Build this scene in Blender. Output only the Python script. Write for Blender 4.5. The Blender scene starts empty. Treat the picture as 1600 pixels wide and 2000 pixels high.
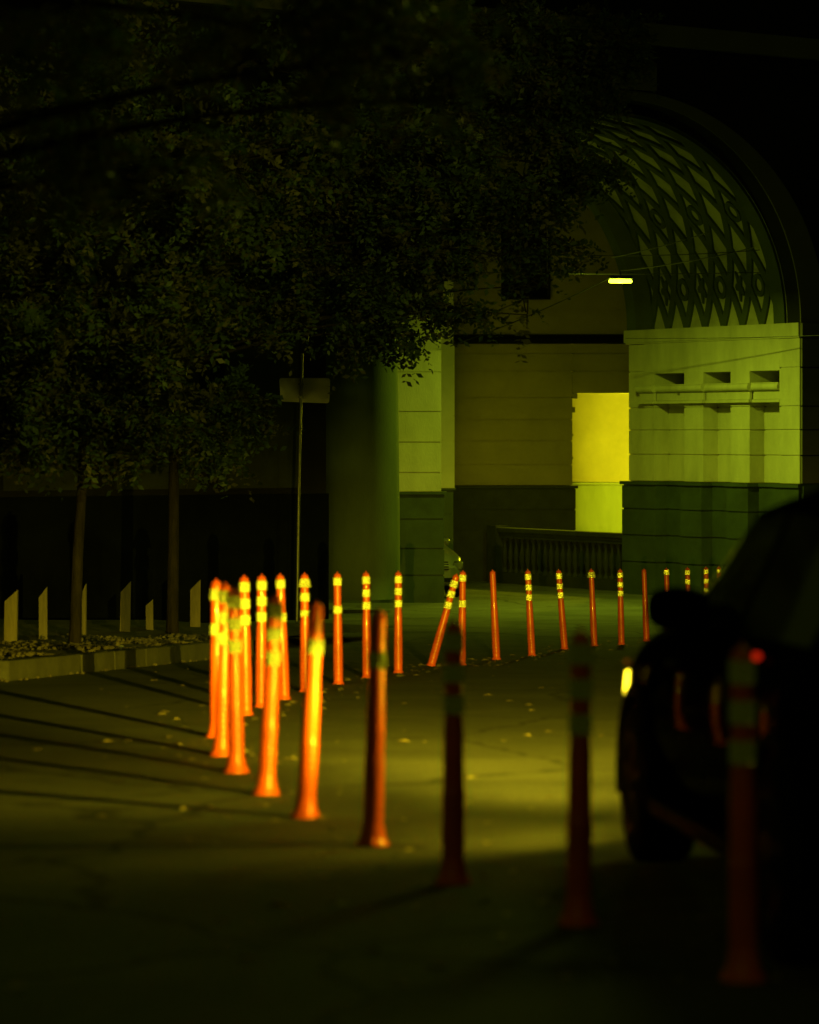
import bpy, math, random
import numpy as np
from mathutils import Vector, Matrix

sc = bpy.context.scene
C = sc.collection
R = math.radians
PI = math.pi
rnd = random.Random(7)

# ------------------------------------------------------------------ camera
CZ = 1.70                      # lens height above the road under it
F = 6000.0                     # focal length in photo pixels (photo 1600 wide, horizon at y 852)
cam = bpy.data.cameras.new('camera')
cam.lens = 108.0
cam.sensor_width = 36.0
cam.sensor_fit = 'AUTO'
cam.shift_y = -0.074
cam.clip_start = 0.1
cam.clip_end = 2000
cam.dof.use_dof = True
cam.dof.focus_distance = 47.0
cam.dof.aperture_fstop = 2.25
cam_o = bpy.data.objects.new('camera', cam)
C.objects.link(cam_o)
cam_o.location = (0, 0, CZ)
cam_o.rotation_euler = (R(90), 0, 0)
sc.camera = cam_o

# ------------------------------------------------------------------ night sky
wd = bpy.data.worlds.new('World')
sc.world = wd
wd.use_nodes = True
bg = wd.node_tree.nodes['Background']
bg.inputs['Color'].default_value = (0.62, 0.78, 0.04, 1)
bg.inputs['Strength'].default_value = 0.020

sc.view_settings.view_transform = 'Standard'
sc.view_settings.look = 'None'
sc.view_settings.exposure = 0.0
sc.view_settings.gamma = 1.0
sc.cycles.max_bounces = 6
sc.cycles.sample_clamp_indirect = 12.0
sc.cycles.caustics_reflective = False
sc.cycles.caustics_refractive = False

# lamp settings (the lamps are made by the builders of the things that carry them)
GREEN = (0.72, 1.0, 0.03)
HEAD = (1.0, 0.80, 0.02)
P_ARCH = 250.0
P_ARCH_GLOW = 32.0
P_PASSAGE = 1150.0
P_HEAD_WIDE = 840.0
P_HEAD_MAIN = 8200.0
P_TREES = 3000.0
P_SPILL = 60.0
P_STREET = 280.0
P_REAR = 90.0


# ------------------------------------------------------------------ ground profile
PY = [-20, 0, 9.15, 13, 17.5, 22.4, 27.65, 34.3, 43.5, 48, 55, 62, 75, 300]
PZ = [1.3, 1.45, 1.625, 1.745, 1.84, 2.02, 2.23, 2.50, 2.88, 3.0, 3.1, 3.15, 3.2, 3.2]


def drop(y):
    # metres from the lens down to the road, smoothed
    return sum(np.interp(y + d, PY, PZ) for d in (-1.5, -.75, 0, .75, 1.5)) / 5.0


def gz(y):
    return CZ - float(drop(y))


def at(px, py, Y):
    return Vector(((px - 800) / F * Y, Y, CZ - (py - 852) / F * Y))


def ground_at(px, py, raise_=0.0):
    lo, hi = 3.0, 120.0
    for _ in range(60):
        m = (lo + hi) / 2
        if (drop(m) - raise_) / m > (py - 852) / F:
            lo = m
        else:
            hi = m
    return at(px, py, lo)


# ------------------------------------------------------------------ helpers
class MB:
    def __init__(self):
        self.v = []
        self.f = []
        self.s = []

    def add(self, vs, fs, smooth=False):
        o = len(self.v)
        self.v += [tuple(p) for p in vs]
        self.f += [tuple(i + o for i in f) for f in fs]
        self.s += [smooth] * len(fs)

    def hexa(self, p):
        # p: 4 bottom points counter-clockwise seen from above, then 4 top points
        self.add(p, [(3, 2, 1, 0), (4, 5, 6, 7), (0, 1, 5, 4), (1, 2, 6, 5), (2, 3, 7, 6), (3, 0, 4, 7)])

    def box(self, x0, x1, y0, y1, z0, z1, M=None):
        p = [(x0, y0, z0), (x1, y0, z0), (x1, y1, z0), (x0, y1, z0),
             (x0, y0, z1), (x1, y0, z1), (x1, y1, z1), (x0, y1, z1)]
        if M is not None:
            p = [M(*q) for q in p]
        self.hexa(p)

    def tube(self, pts, rad, n=10, caps=True, smooth=True):
        pts = [Vector(p) for p in pts]
        if not hasattr(rad, '__len__'):
            rad = [rad] * len(pts)
        vs, fs = [], []
        ref = None
        for i, p in enumerate(pts):
            t = (pts[min(i + 1, len(pts) - 1)] - pts[max(i - 1, 0)]).normalized()
            if ref is None:
                ref = Vector((1, 0, 0)) if abs(t.x) < .8 else Vector((0, 1, 0))
            a = (ref - t * ref.dot(t)).normalized()
            b = t.cross(a)
            ref = a
            for k in range(n):
                w = 2 * PI * k / n
                vs.append(p + (a * math.cos(w) + b * math.sin(w)) * rad[i])
        for i in range(len(pts) - 1):
            for k in range(n):
                k2 = (k + 1) % n
                fs.append((i * n + k, i * n + k2, (i + 1) * n + k2, (i + 1) * n + k))
        self.add(vs, fs, smooth)
        if caps:
            m = (len(pts) - 1) * n
            self.add(vs, [tuple(range(n - 1, -1, -1)), tuple(range(m, m + n))])

    def lathe(self, prof, n=20, M=None, smooth=True):
        vs, fs = [], []
        for r, z in prof:
            for k in range(n):
                w = 2 * PI * k / n
                p = Vector((r * math.cos(w), r * math.sin(w), z))
                vs.append(M @ p if M is not None else p)
        for i in range(len(prof) - 1):
            for k in range(n):
                k2 = (k + 1) % n
                fs.append((i * n + k, i * n + k2, (i + 1) * n + k2, (i + 1) * n + k))
        self.add(vs, fs, smooth)
        m = (len(prof) - 1) * n
        self.add(vs, [tuple(range(n - 1, -1, -1)), tuple(range(m, m + n))])

    def build(self, name, mat, parent=None):
        me = bpy.data.meshes.new(name)
        me.from_pydata(self.v, [], self.f)
        me.polygons.foreach_set('use_smooth', self.s)
        me.materials.append(mat)
        me.update()
        o = bpy.data.objects.new(name, me)
        C.objects.link(o)
        if parent is not None:
            o.parent = parent
        return o


def tag(o, label=None, cat=None, group=None, kind=None):
    if label: o['label'] = label
    if cat: o['category'] = cat
    if group: o['group'] = group
    if kind: o['kind'] = kind
    return o


def empty(name, loc, label, cat, group=None, rz=0.0):
    o = bpy.data.objects.new(name, None)
    C.objects.link(o)
    o.empty_display_size = .2
    o.location = loc
    o.rotation_euler = (0, 0, rz)
    return tag(o, label, cat, group)


def lamp(name, kind, loc, power, color, parent=None, **kw):
    l = bpy.data.lights.new(name, kind)
    l.energy = power
    l.color = color
    for k, v in kw.items():
        setattr(l, k, v)
    o = bpy.data.objects.new(name, l)
    C.objects.link(o)
    o.location = loc
    if parent is not None:
        o.parent = parent
    return o


def aim(o, d):
    o.rotation_euler = Vector(d).to_track_quat('-Z', 'Y').to_euler()


def kids(o):
    return [c for c in bpy.data.objects if c.parent == o]


# ------------------------------------------------------------------ materials
def mat(name, col, rough=.8, var=.25, scale=4.0, metal=0.0, bump=0.0, bscale=40.0, coat=0.0, spec=.5,
        col2=None, stretch=(1, 1, 1)):
    m = bpy.data.materials.new(name)
    m.use_nodes = True
    nt = m.node_tree
    b = nt.nodes['Principled BSDF']
    b.inputs['Roughness'].default_value = rough
    b.inputs['Metallic'].default_value = metal
    b.inputs['Coat Weight'].default_value = coat
    b.inputs['Specular IOR Level'].default_value = spec
    tc = nt.nodes.new('ShaderNodeTexCoord')
    mp = nt.nodes.new('ShaderNodeMapping')
    mp.inputs['Scale'].default_value = stretch
    nt.links.new(tc.outputs['Object'], mp.inputs['Vector'])
    nz = nt.nodes.new('ShaderNodeTexNoise')
    nz.inputs['Scale'].default_value = scale
    nz.inputs['Detail'].default_value = 8
    nz.inputs['Roughness'].default_value = .65
    nt.links.new(mp.outputs['Vector'], nz.inputs['Vector'])
    cr = nt.nodes.new('ShaderNodeValToRGB')
    c2 = col2 or tuple(min(1, c * (1 + var)) for c in col)
    c1 = tuple(c * (1 - var) for c in col)
    cr.color_ramp.elements[0].position = .32
    cr.color_ramp.elements[0].color = (*c1, 1)
    cr.color_ramp.elements[1].position = .68
    cr.color_ramp.elements[1].color = (*c2, 1)
    nt.links.new(nz.outputs['Fac'], cr.inputs['Fac'])
    nt.links.new(cr.outputs['Color'], b.inputs['Base Color'])
    if bump:
        n2 = nt.nodes.new('ShaderNodeTexNoise')
        n2.inputs['Scale'].default_value = bscale
        n2.inputs['Detail'].default_value = 6
        nt.links.new(mp.outputs['Vector'], n2.inputs['Vector'])
        bp = nt.nodes.new('ShaderNodeBump')
        bp.inputs['Strength'].default_value = bump
        bp.inputs['Distance'].default_value = .02
        nt.links.new(n2.outputs['Fac'], bp.inputs['Height'])
        nt.links.new(bp.outputs['Normal'], b.inputs['Normal'])
    return m


def emit(name, col, s):
    m = bpy.data.materials.new(name)
    m.use_nodes = True
    nt = m.node_tree
    b = nt.nodes['Principled BSDF']
    b.inputs['Base Color'].default_value = (.02, .02, .02, 1)
    b.inputs['Emission Color'].default_value = (*col, 1)
    b.inputs['Emission Strength'].default_value = s
    return m


def asphalt(name, base, patch):
    m = mat(name, base, rough=.82, var=.22, scale=1.3, bump=.9, bscale=55, spec=.35)
    nt = m.node_tree
    b = nt.nodes['Principled BSDF']
    cr = [n for n in nt.nodes if n.type == 'VALTORGB'][0]
    tc = [n for n in nt.nodes if n.type == 'TEX_COORD'][0]
    big = nt.nodes.new('ShaderNodeTexNoise')
    big.inputs['Scale'].default_value = .55
    big.inputs['Detail'].default_value = 5
    big.inputs['Distortion'].default_value = .8
    nt.links.new(tc.outputs['Object'], big.inputs['Vector'])
    r2 = nt.nodes.new('ShaderNodeValToRGB')
    r2.color_ramp.elements[0].position = .5
    r2.color_ramp.elements[0].color = (0, 0, 0, 1)
    r2.color_ramp.elements[1].position = .62
    r2.color_ramp.elements[1].color = (1, 1, 1, 1)
    nt.links.new(big.outputs['Fac'], r2.inputs['Fac'])
    mx = nt.nodes.new('ShaderNodeMix')
    mx.data_type = 'RGBA'
    nt.links.new(r2.outputs['Color'], mx.inputs[0])
    nt.links.new(cr.outputs['Color'], mx.inputs[6])
    mx.inputs[7].default_value = (*patch, 1)
    # fine grit
    g = nt.nodes.new('ShaderNodeTexNoise')
    g.inputs['Scale'].default_value = 90
    g.inputs['Detail'].default_value = 2
    nt.links.new(tc.outputs['Object'], g.inputs['Vector'])
    gm = nt.nodes.new('ShaderNodeMapRange')
    gm.inputs[1].default_value = .3
    gm.inputs[2].default_value = .75
    gm.inputs[3].default_value = .55
    gm.inputs[4].default_value = 1.5
    nt.links.new(g.outputs['Fac'], gm.inputs['Value'])
    # thin cracks
    vo = nt.nodes.new('ShaderNodeTexVoronoi')
    vo.feature = 'DISTANCE_TO_EDGE'
    vo.inputs['Scale'].default_value = .42
    wz = nt.nodes.new('ShaderNodeTexNoise')
    wz.inputs['Scale'].default_value = 2.2
    wz.inputs['Detail'].default_value = 5
    nt.links.new(tc.outputs['Object'], wz.inputs['Vector'])
    ad = nt.nodes.new('ShaderNodeMix')
    ad.data_type = 'VECTOR'
    ad.inputs[0].default_value = .28
    nt.links.new(tc.outputs['Object'], ad.inputs[4])
    nt.links.new(wz.outputs['Color'], ad.inputs[5])
    nt.links.new(ad.outputs[1], vo.inputs['Vector'])
    ck = nt.nodes.new('ShaderNodeMapRange')
    ck.inputs[1].default_value = .004
    ck.inputs[2].default_value = .012
    ck.inputs[3].default_value = .35
    ck.inputs[4].default_value = 1.0
    nt.links.new(vo.outputs['Distance'], ck.inputs['Value'])
    mu = nt.nodes.new('ShaderNodeMath')
    mu.operation = 'MULTIPLY'
    nt.links.new(gm.outputs[0], mu.inputs[0])
    nt.links.new(ck.outputs[0], mu.inputs[1])
    sc_ = nt.nodes.new('ShaderNodeVectorMath')
    sc_.operation = 'SCALE'
    nt.links.new(mx.outputs[2], sc_.inputs[0])
    nt.links.new(mu.outputs[0], sc_.inputs['Scale'])
    nt.links.new(sc_.outputs['Vector'], b.inputs['Base Color'])
    return m


def band_mat():
    m = bpy.data.materials.new('reflective_sheeting')
    m.use_nodes = True
    nt = m.node_tree
    b = nt.nodes['Principled BSDF']
    b.inputs['Base Color'].default_value = (.9, .95, .5, 1)
    b.inputs['Roughness'].default_value = .85
    g = nt.nodes.new('ShaderNodeBsdfAnisotropic')
    g.inputs['Color'].default_value = (.97, .97, .75, 1)
    g.inputs['Roughness'].default_value = .15
    mx = nt.nodes.new('ShaderNodeMixShader')
    mx.inputs[0].default_value = .6
    # wear: scuffed spots where the sheeting has lost its shine
    tc = nt.nodes.new('ShaderNodeTexCoord')
    nz = nt.nodes.new('ShaderNodeTexNoise')
    nz.inputs['Scale'].default_value = 38
    nz.inputs['Detail'].default_value = 4
    nt.links.new(tc.outputs['Object'], nz.inputs['Vector'])
    mr = nt.nodes.new('ShaderNodeMapRange')
    mr.inputs[1].default_value = .40
    mr.inputs[2].default_value = .52
    mr.inputs[3].default_value = .66
    mr.inputs[4].default_value = .75
    nt.links.new(nz.outputs['Fac'], mr.inputs['Value'])
    nt.links.new(mr.outputs[0], mx.inputs[0])
    nt.links.new(b.outputs[0], mx.inputs[1])
    nt.links.new(g.outputs[0], mx.inputs[2])
    nt.links.new(mx.outputs[0], nt.nodes['Material Output'].inputs['Surface'])
    return m


M = dict(
    asphalt=asphalt('asphalt', (.074, .074, .068), (.098, .096, .086)),
    apron=asphalt('pale_asphalt', (.15, .155, .14), (.11, .115, .10)),
    soil=mat('soil', (.035, .03, .022), .95, .5, 6, bump=1, bscale=30),
    kerb=mat('kerb_concrete', (.09, .087, .075), .9, .3, 5, bump=.4),
    plaster=mat('light_plaster', (.52, .50, .40), .9, .17, 2.2, bump=.3, bscale=40, stretch=(1, 1, .35)),
    lightened_plaster=mat('lightened_plaster', (.80, .78, .62), .9, .08, 1.6, bump=.15),  # plaster made whiter to stand in for stronger lamplight on the side pier
    vault_plaster=mat('vault_plaster', (.40, .385, .30), .9, .25, 2.2, bump=.2),
    far_plaster=mat('tan_plaster', (.27, .235, .13), .9, .12, 1.2, bump=.15, bscale=60),
    plinth=mat('dark_plinth_paint', (.036, .056, .040), .75, .3, 2.0, bump=.2, bscale=50),
    dark_plinth=mat('blackened_plinth', (.005, .0062, .0048), .8, .3, 2.0, bump=.2, spec=.05),  # plinth colour blackened so headlight and bollard shadows hardly show on it
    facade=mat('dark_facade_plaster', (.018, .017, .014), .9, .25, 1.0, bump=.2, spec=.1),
    archivolt=mat('archivolt_plaster', (.15, .14, .10), .9, .12, 1.2, bump=.15),
    rib=mat('vault_rib_paint', (.05, .064, .034), .8, .2, 2.0),
    column=mat('column_plaster', (.08, .108, .066), .85, .25, 1.2, bump=.2, stretch=(1, 1, .35)),
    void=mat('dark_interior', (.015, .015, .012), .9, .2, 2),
    yellow_wall=mat('yellow_wall_plaster', (.62, .52, .30), .9, .16, .9, bump=.15),
    pale_wall=mat('pale_plinth_plaster', (.46, .52, .34), .9, .15, 2.0, bump=.15, stretch=(1, 1, .3)),
    stone=mat('balustrade_stone', (.026, .030, .022), .85, .25, 4),
    orange=mat('orange_plastic', (.72, .100, .012), .34, .26, 9, spec=.5, coat=.35, stretch=(1, 1, .5)),
    band=band_mat(),
    bark=mat('bark', (.022, .017, .012), .95, .45, 14, spec=.1, bump=1, bscale=26, stretch=(1, 1, .25)),
    leaf=mat('leaf', (.070, .105, .03), .5, .5, 1.7, spec=.4),
    leaf2=mat('leaf_yellowing', (.115, .105, .03), .5, .5, 1.7, spec=.4),
    wood=mat('weathered_board', (.16, .13, .085), .85, .35, 8, bump=.5, stretch=(1, 1, .15)),
    gravel=mat('gravel_stone', (.12, .10, .07), .9, .6, 3),
    pebble=mat('pale_pebble', (.75, .74, .6), .6, .15, 9),
    litter=mat('dry_leaf', (.26, .20, .09), .75, .5, 3),
    steel=mat('galvanised_steel', (.22, .22, .20), .45, .2, 9, metal=.6),
    sign=mat('sign_back_metal', (.46, .43, .36), .5, .12, 3, metal=.2),
    wire=mat('black_cable', (.03, .03, .03), .35, .2, 9, spec=.6),
    bright_wire=mat('steel_cable', (.45, .45, .42), .35, .2, 9, metal=.9),
    housing=mat('lamp_housing', (.12, .12, .11), .5, .2, 9),
    paint=mat('black_car_paint', (.003, .003, .003), .4, .2, 4, coat=.022, spec=.0),
    paint2=mat('silver_car_paint', (.14, .15, .14), .32, .1, 4, coat=.8),
    glass=mat('dark_car_glass', (.012, .013, .012), .08, .1, 4, spec=.6),
    trim=mat('black_trim', (.008, .008, .008), .7, .2, 9, spec=.06),
    rubber=mat('tyre_rubber', (.008, .008, .008), .9, .3, 12, spec=.05),
    alloy=mat('alloy_rim', (.02, .02, .02), .6, .1, 9, spec=.1),
    plate=mat('number_plate_white', (.72, .72, .66), .5, .05, 9),
    ink=mat('plate_ink', (.01, .01, .01), .6, .05, 9),
    lens=emit('headlight_lens', (1.0, .74, .02), 8.0),
    deadlens=mat('unlit_lens', (.12, .12, .11), .12, .1, 9),
    amber=emit('turn_signal_lens', (1.0, .25, .01), .03),
    redlight=emit('red_glow', (1.0, .03, .005), .5),
    redlens=mat('tail_lens', (.18, .01, .008), .25, .1, 9),
    tube=emit('lamp_tube', (.75, 1.0, .03), 9.0),
    bulb=emit('passage_bulb', (1.0, .9, .05), 8.0),
)


for k_ in ('leaf', 'leaf2'):
    nt = M[k_].node_tree
    b_ = nt.nodes['Principled BSDF']
    cr_ = [n for n in nt.nodes if n.type == 'VALTORGB'][0]
    tr_ = nt.nodes.new('ShaderNodeBsdfTranslucent')
    nt.links.new(cr_.outputs['Color'], tr_.inputs['Color'])
    mx_ = nt.nodes.new('ShaderNodeMixShader')
    mx_.inputs[0].default_value = .5
    nt.links.new(b_.outputs[0], mx_.inputs[1])
    nt.links.new(tr_.outputs[0], mx_.inputs[2])
    nt.links.new(mx_.outputs[0], nt.nodes['Material Output'].inputs['Surface'])

# ------------------------------------------------------------------ setting: the ground
def sheet(name, xs, ys, dz, material, kind='structure', fx=None, label=None):
    vs, fs = [], []
    for y in ys:
        for x in xs:
            X = fx(x, y) if fx else x
            vs.append((X, y, gz(y) + dz))
    n = len(xs)
    for j in range(len(ys) - 1):
        for i in range(n - 1):
            fs.append((j * n + i, j * n + i + 1, (j + 1) * n + i + 1, (j + 1) * n + i))
    mb = MB()
    mb.add(vs, fs, True)
    o = mb.build(name, material)
    tag(o, label, None, None, kind)
    return o


ysteps = [-18 + .75 * i for i in range(130)] + [85, 100, 130, 180, 250]
sheet('road', [-120, -40, -12, -6, -3, 0, 3, 6, 12, 40, 120], ysteps, 0.0, M['asphalt'])

# paler, smoother apron in front of and through the arch
APR = [(-6, 47.5), (-.6, 47.0), (1.3, 46.0), (1.8, 44.9), (2.2, 44.35), (4, 44.1), (14, 44.1)]


def apron():
    vs, fs = [], []
    xs = [-6 + .4 * i for i in range(51)]
    N = 22
    for x in xs:
        y0 = np.interp(x, [a for a, _ in APR], [b for _, b in APR])
        for j in range(N + 1):
            y = y0 + (74 - y0) * j / N
            vs.append((x, y, gz(y) + .004))
    for i in range(len(xs) - 1):
        for j in range(N):
            a = i * (N + 1) + j
            fs.append((a, a + N + 1, a + N + 2, a + 1))
    mb = MB()
    mb.add(vs, fs, True)
    return tag(mb.build('paved_apron', M['apron']), kind='structure')


apron()

# planting bed on the left behind its kerb
KA, KB = Vector((-3.83, 28.4)), Vector((-1.9, 36.7))     # kerb line on plan


def kerb_x(y):
    return KA.x + (KB.x - KA.x) * (y - KA.y) / (KB.y - KA.y)


def bed():
    vs, fs = [], []
    ys = [20 + .8 * i for i in range(32)]
    for y in ys:
        for k in range(9):
            x = kerb_x(y) - .10 - k * 1.2
            vs.append((x, y, gz(y) + .15 + .03 * math.sin(3 * x + 2.1 * y) + (.02 * k)))
    for j in range(len(ys) - 1):
        for k in range(8):
            a = j * 9 + k
            fs.append((a + 1, a, a + 9, a + 10))
    mb = MB()
    mb.add(vs, fs, True)
    return tag(mb.build('planting_bed', M['soil']), kind='structure')


bed()

# ------------------------------------------------------------------ the arch building
UA = R(33.9)
U = Vector((math.cos(UA), math.sin(UA)))          # along the front
V = Vector((-math.sin(UA), math.cos(UA)))         # into the passage
PR = Vector((7.24, 57.0))                         # right-hand corner of the passage, front
W2 = 4.03


def A(s, t, z):
    p = PR + U * s + V * t
    return (p.x, p.y, CZ + z)


def J(n, t, z):      # n = depth into the right-hand jamb from its face
    return A(n, t, z)


arch = empty('arch_building', A(0, 0, -3.1), 'dark stuccoed building with a tall vaulted archway, patterned vault and lit inner pier', 'building')
arch_inv = Matrix.Translation(arch.location).inverted()


def part(mb, name, m, parent):
    o = mb.build(name, m, parent)
    w = parent
    T = Matrix.Identity(4)
    while w is not None:
        T = Matrix.Translation(w.location) @ Matrix.Rotation(w.rotation_euler.z, 4, 'Z') @ T if w.type == 'EMPTY' else T
        w = w.parent
    o.matrix_parent_inverse = T.inverted()
    return o


ZS = 2.109     # springing, relative to the lens
ZB = -3.25
TH = [PI * i / 64 for i in range(65)]


def ell(a, b, th, dz=0.0):
    return (-W2 + a * math.cos(th), ZS + dz + b * math.sin(th))


# front wall with the arched hole
def front_wall(t0, t1, a, b, top, s_l, s_r):
    mb = MB()
    pts = [ell(a, b, th) for th in TH]
    for i in range(64):
        (sa, za), (sb, zb) = pts[i], pts[i + 1]
        q = [A(sb, t0, zb), A(sa, t0, za), A(sa, t1, za), A(sb, t1, zb),
             A(sb, t0, top), A(sa, t0, top), A(sa, t1, top), A(sb, t1, top)]
        mb.hexa(q)
    r = pts[0][0]
    l = pts[-1][0]
    mb.box(r, s_r, t0, t1, ZS, top, A)
    if s_l < -15:
        mb.box(.03, s_r, t0 + .015, t1, ZB, ZS - .003, A)
    if s_l < -15:      # the passage is wider below the springing on the left
        mb.box(s_l, -10.4, t0, t1, ZB, ZS, A)
        mb.box(s_l, l, t0, t1, ZS, top, A)
    else:
        mb.box(s_l, l, t0, t1, ZB, top, A)
    return mb


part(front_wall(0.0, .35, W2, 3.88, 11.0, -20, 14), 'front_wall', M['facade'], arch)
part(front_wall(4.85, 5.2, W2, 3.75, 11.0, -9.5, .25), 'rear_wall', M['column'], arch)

# archivolt moulding around the front of the arch
mb = MB()
for i in range(64):
    q = []
    for (a, b) in ((W2 - .002, 3.878), (4.62, 4.02)):
        pass
    (s0, z0), (s1, z1) = ell(W2 + .005, 3.885, TH[i]), ell(W2 + .005, 3.885, TH[i + 1])
    (s2, z2), (s3, z3) = ell(4.62, 4.05, TH[i]), ell(4.62, 4.05, TH[i + 1])
    mb.hexa([A(s1, -.03, z1), A(s0, -.03, z0), A(s0, -.003, z0), A(s1, -.003, z1),
             A(s3, -.05, z3), A(s2, -.05, z2), A(s2, -.003, z2), A(s3, -.003, z3)])
part(mb, 'archivolt', M['archivolt'], arch)

# vault shell
mb = MB()
T0, T1 = .35, 4.85
for j in range(8):
    ta, tb = T0 + (T1 - T0) * j / 8, T0 + (T1 - T0) * (j + 1) / 8
    for i in range(64):
        (s0, z0), (s1, z1) = ell(W2, 3.70, TH[i]), ell(W2, 3.70, TH[i + 1])
        (s2, z2), (s3, z3) = ell(W2 + .3, 4.0, TH[i]), ell(W2 + .3, 4.0, TH[i + 1])
        mb.add([A(s0, ta, z0), A(s1, ta, z1), A(s1, tb, z1), A(s0, tb, z0)], [(0, 1, 2, 3)], True)
        if j == 0:
            mb.add([A(s2, T0, z2), A(s3, T0, z3), A(s3, T1, z3), A(s2, T1, z2)], [(3, 2, 1, 0)], True)
vault = part(mb, 'vault', M['vault_plaster'], arch)

# relief lattice on the vault: crossing ribs, mapped by (t along the passage, w = arc length)
RM = 3.87


def VP(t, w, h):
    th = w / RM
    ca, sa = math.cos(th), math.sin(th)
    return A(-W2 + (W2 - h) * ca, t, ZS + (3.70 - h) * sa)


TL0, TL1, PER, HD, DEL = .66, 4.32, .563, 1.56, .076


def rib_strip(mb, t0, sgn, h, wmax):
    N = int(wmax / .06)
    prev = None
    for i in range(N + 1):
        w = i * wmax / N
        tc = t0 + sgn * w / HD * PER
        a, b = max(tc - DEL, TL0), min(tc + DEL, TL1)
        cur = (a, b, w) if b - a > .004 else None
        if cur and prev:
            (a0, b0, w0), (a1, b1, w1) = prev, cur
            p = [VP(a0, w0, h), VP(b0, w0, h), VP(b1, w1, h), VP(a1, w1, h),
                 VP(a0, w0, -.01), VP(b0, w0, -.01), VP(b1, w1, -.01), VP(a1, w1, -.01)]
            mb.add(p, [(0, 1, 2, 3), (0, 3, 7, 4), (1, 5, 6, 2)])
        prev = cur


mb = MB()
WM = RM * PI
nspan = int(WM / HD) + 2
for k in range(-nspan - 1, 8 + nspan):
    t0 = TL0 + .09 + (k + .5) * PER
    rib_strip(mb, t0, 1, .050, WM)
    rib_strip(mb, t0, -1, .054, WM)
# plain borders either side of the lattice
for (a, b) in ((.36, TL0 + .01), (TL1 - .01, 4.84)):
    for i in range(128):
        w0, w1 = WM * i / 128, WM * (i + 1) / 128
        mb.add([VP(a, w0, .06), VP(b, w0, .06), VP(b, w1, .06), VP(a, w1, .06),
                VP(a, w0, -.01), VP(b, w0, -.01), VP(b, w1, -.01), VP(a, w1, -.01)],
               [(0, 1, 2, 3), (0, 3, 7, 4), (1, 5, 6, 2)], False)
part(mb, 'vault_lattice', M['rib'], arch)


def ring_orn(tc, wc):
    mb = MB()
    n = 24
    pr = []
    for k in range(n):
        ph = 2 * PI * k / n
        for q in (1.0, .56):
            pr.append((tc + .160 * q * math.cos(ph), wc + .235 * q * math.sin(ph)))
    vs = [VP(t, w, .045) for t, w in pr] + [VP(t, w, -.01) for t, w in pr]
    fs = []
    m = len(pr)
    for k in range(n):
        a, b, c, d = 2 * k, 2 * k + 1, (2 * k + 3) % m, (2 * k + 2) % m
        fs += [(a, b, c, d), (a, d, d + m, a + m), (b, b + m, c + m, c)]
    mb.add(vs, fs)
    return mb


def leaf_orn(tc, wc):
    mb = MB()
    n = 26
    out = []
    for k in range(n):
        ph = 2 * PI * k / n
        q = .72 + .28 * math.cos(5 * ph + .4)
        out.append((tc + .125 * q * math.cos(ph), wc + .33 * q * math.sin(ph)))
    vs = [VP(t, w, .04) for t, w in out] + [VP(t, w, -.01) for t, w in out]
    fs = [tuple(range(n))] + [(k, (k + 1) % n, (k + 1) % n + n, k + n) for k in range(n)]
    mb.add(vs, fs)
    return mb


for row, wc in ((0, HD / 2), (1, HD * 1.5)):
    for k in range(0, 7):
        tc = TL0 + .09 + (k + .5) * PER
        if tc > TL1 - .12 or tc < TL0 + .1:
            continue
        if k % 2 == 0:
            part(ring_orn(tc, wc), 'ring_ornament', M['rib'], arch)
        elif row == 0:
            part(leaf_orn(tc, wc), 'foliate_ornament', M['rib'], arch)

# right-hand jamb: piers and recesses, blocks with joints
def blocks(mb, n0, n1, t0, t1, zl, g=.012, inset=.02):
    mb.box(n0 + inset, n1, t0 + inset, t1 - inset, zl[0], zl[-1], J)
    for a, b in zip(zl[:-1], zl[1:]):
        mb.box(n0, n1 - .01, t0, t1, a + g, b - g, J)


LV = [-.89, -.36, .12, .56]
jb = MB()
piers = [(0.36, .57), (1.43, 1.99), (2.81, 3.39), (4.33, 4.64)]
D = .36
blocks(jb, 0, 1.2, 0.0, .57, [-.89, -.36, .12, .56, 1.28, 1.83])
for (a, b) in ((1.43, 1.99), (2.81, 3.39)):
    blocks(jb, 0, 1.2, a, b, LV + [1.0])
    jb.box(0, 1.2, a, b, 1.0, 1.235, J)
blocks(jb, 0, 1.2, 4.33, 4.66, LV + [1.0])
jb.box(0, 1.2, 4.33, 4.66, 1.0, 1.235, J)
blocks(jb, .05, 1.2, 4.66, 5.2, [-.89, -.36, .12, .56, 1.28, 1.83])
for (a, b) in ((.57, 1.43), (1.99, 2.81), (3.39, 4.33)):
    blocks(jb, D, 1.2, a + .003, b - .003, LV + [.95])
jb.box(0, 1.2, .573, 4.657, 1.235, 1.83, J)           # wall over the recesses
part(jb, 'right_jamb', M['plaster'], arch)

im = MB()                                            # impost band under the vault
im.box(-.05, 1.2, -.02, 5.24, 1.86, ZS - .002, J)
im.box(-.025, 1.2, -.01, 5.22, 1.832, 1.858, J)
part(im, 'impost_band', M['plaster'], arch)

lg = MB()                                            # ledge moulding: on piers and in recesses
for (a, b, n) in ((.573, 1.40, .09), (1.36, 2.06, 0), (2.06, 2.78, .09), (2.74, 3.46, 0), (3.46, 4.30, .09), (4.27, 4.72, 0)):
    o = n - .004
    lg.box(o - .05, n + .5 if n else .0, a, b, .70, .858, J)
    lg.box(o - .115, n + .5 if n else .0, a, b, .996, 1.012, J)
    lg.box(o - .09, n + .5 if n else .0, a - .01 if n == 0 else a, b + .01 if n == 0 else b, .64, .695, J)
    pts = [J(o - .075, a - (.03 if n == 0 else 0), .93), J(o - .075, b + (.03 if n == 0 else 0), .93)]
    lg.tube(pts, .072, 12)
part(lg, 'ledge_moulding', M['plaster'], arch)

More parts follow.
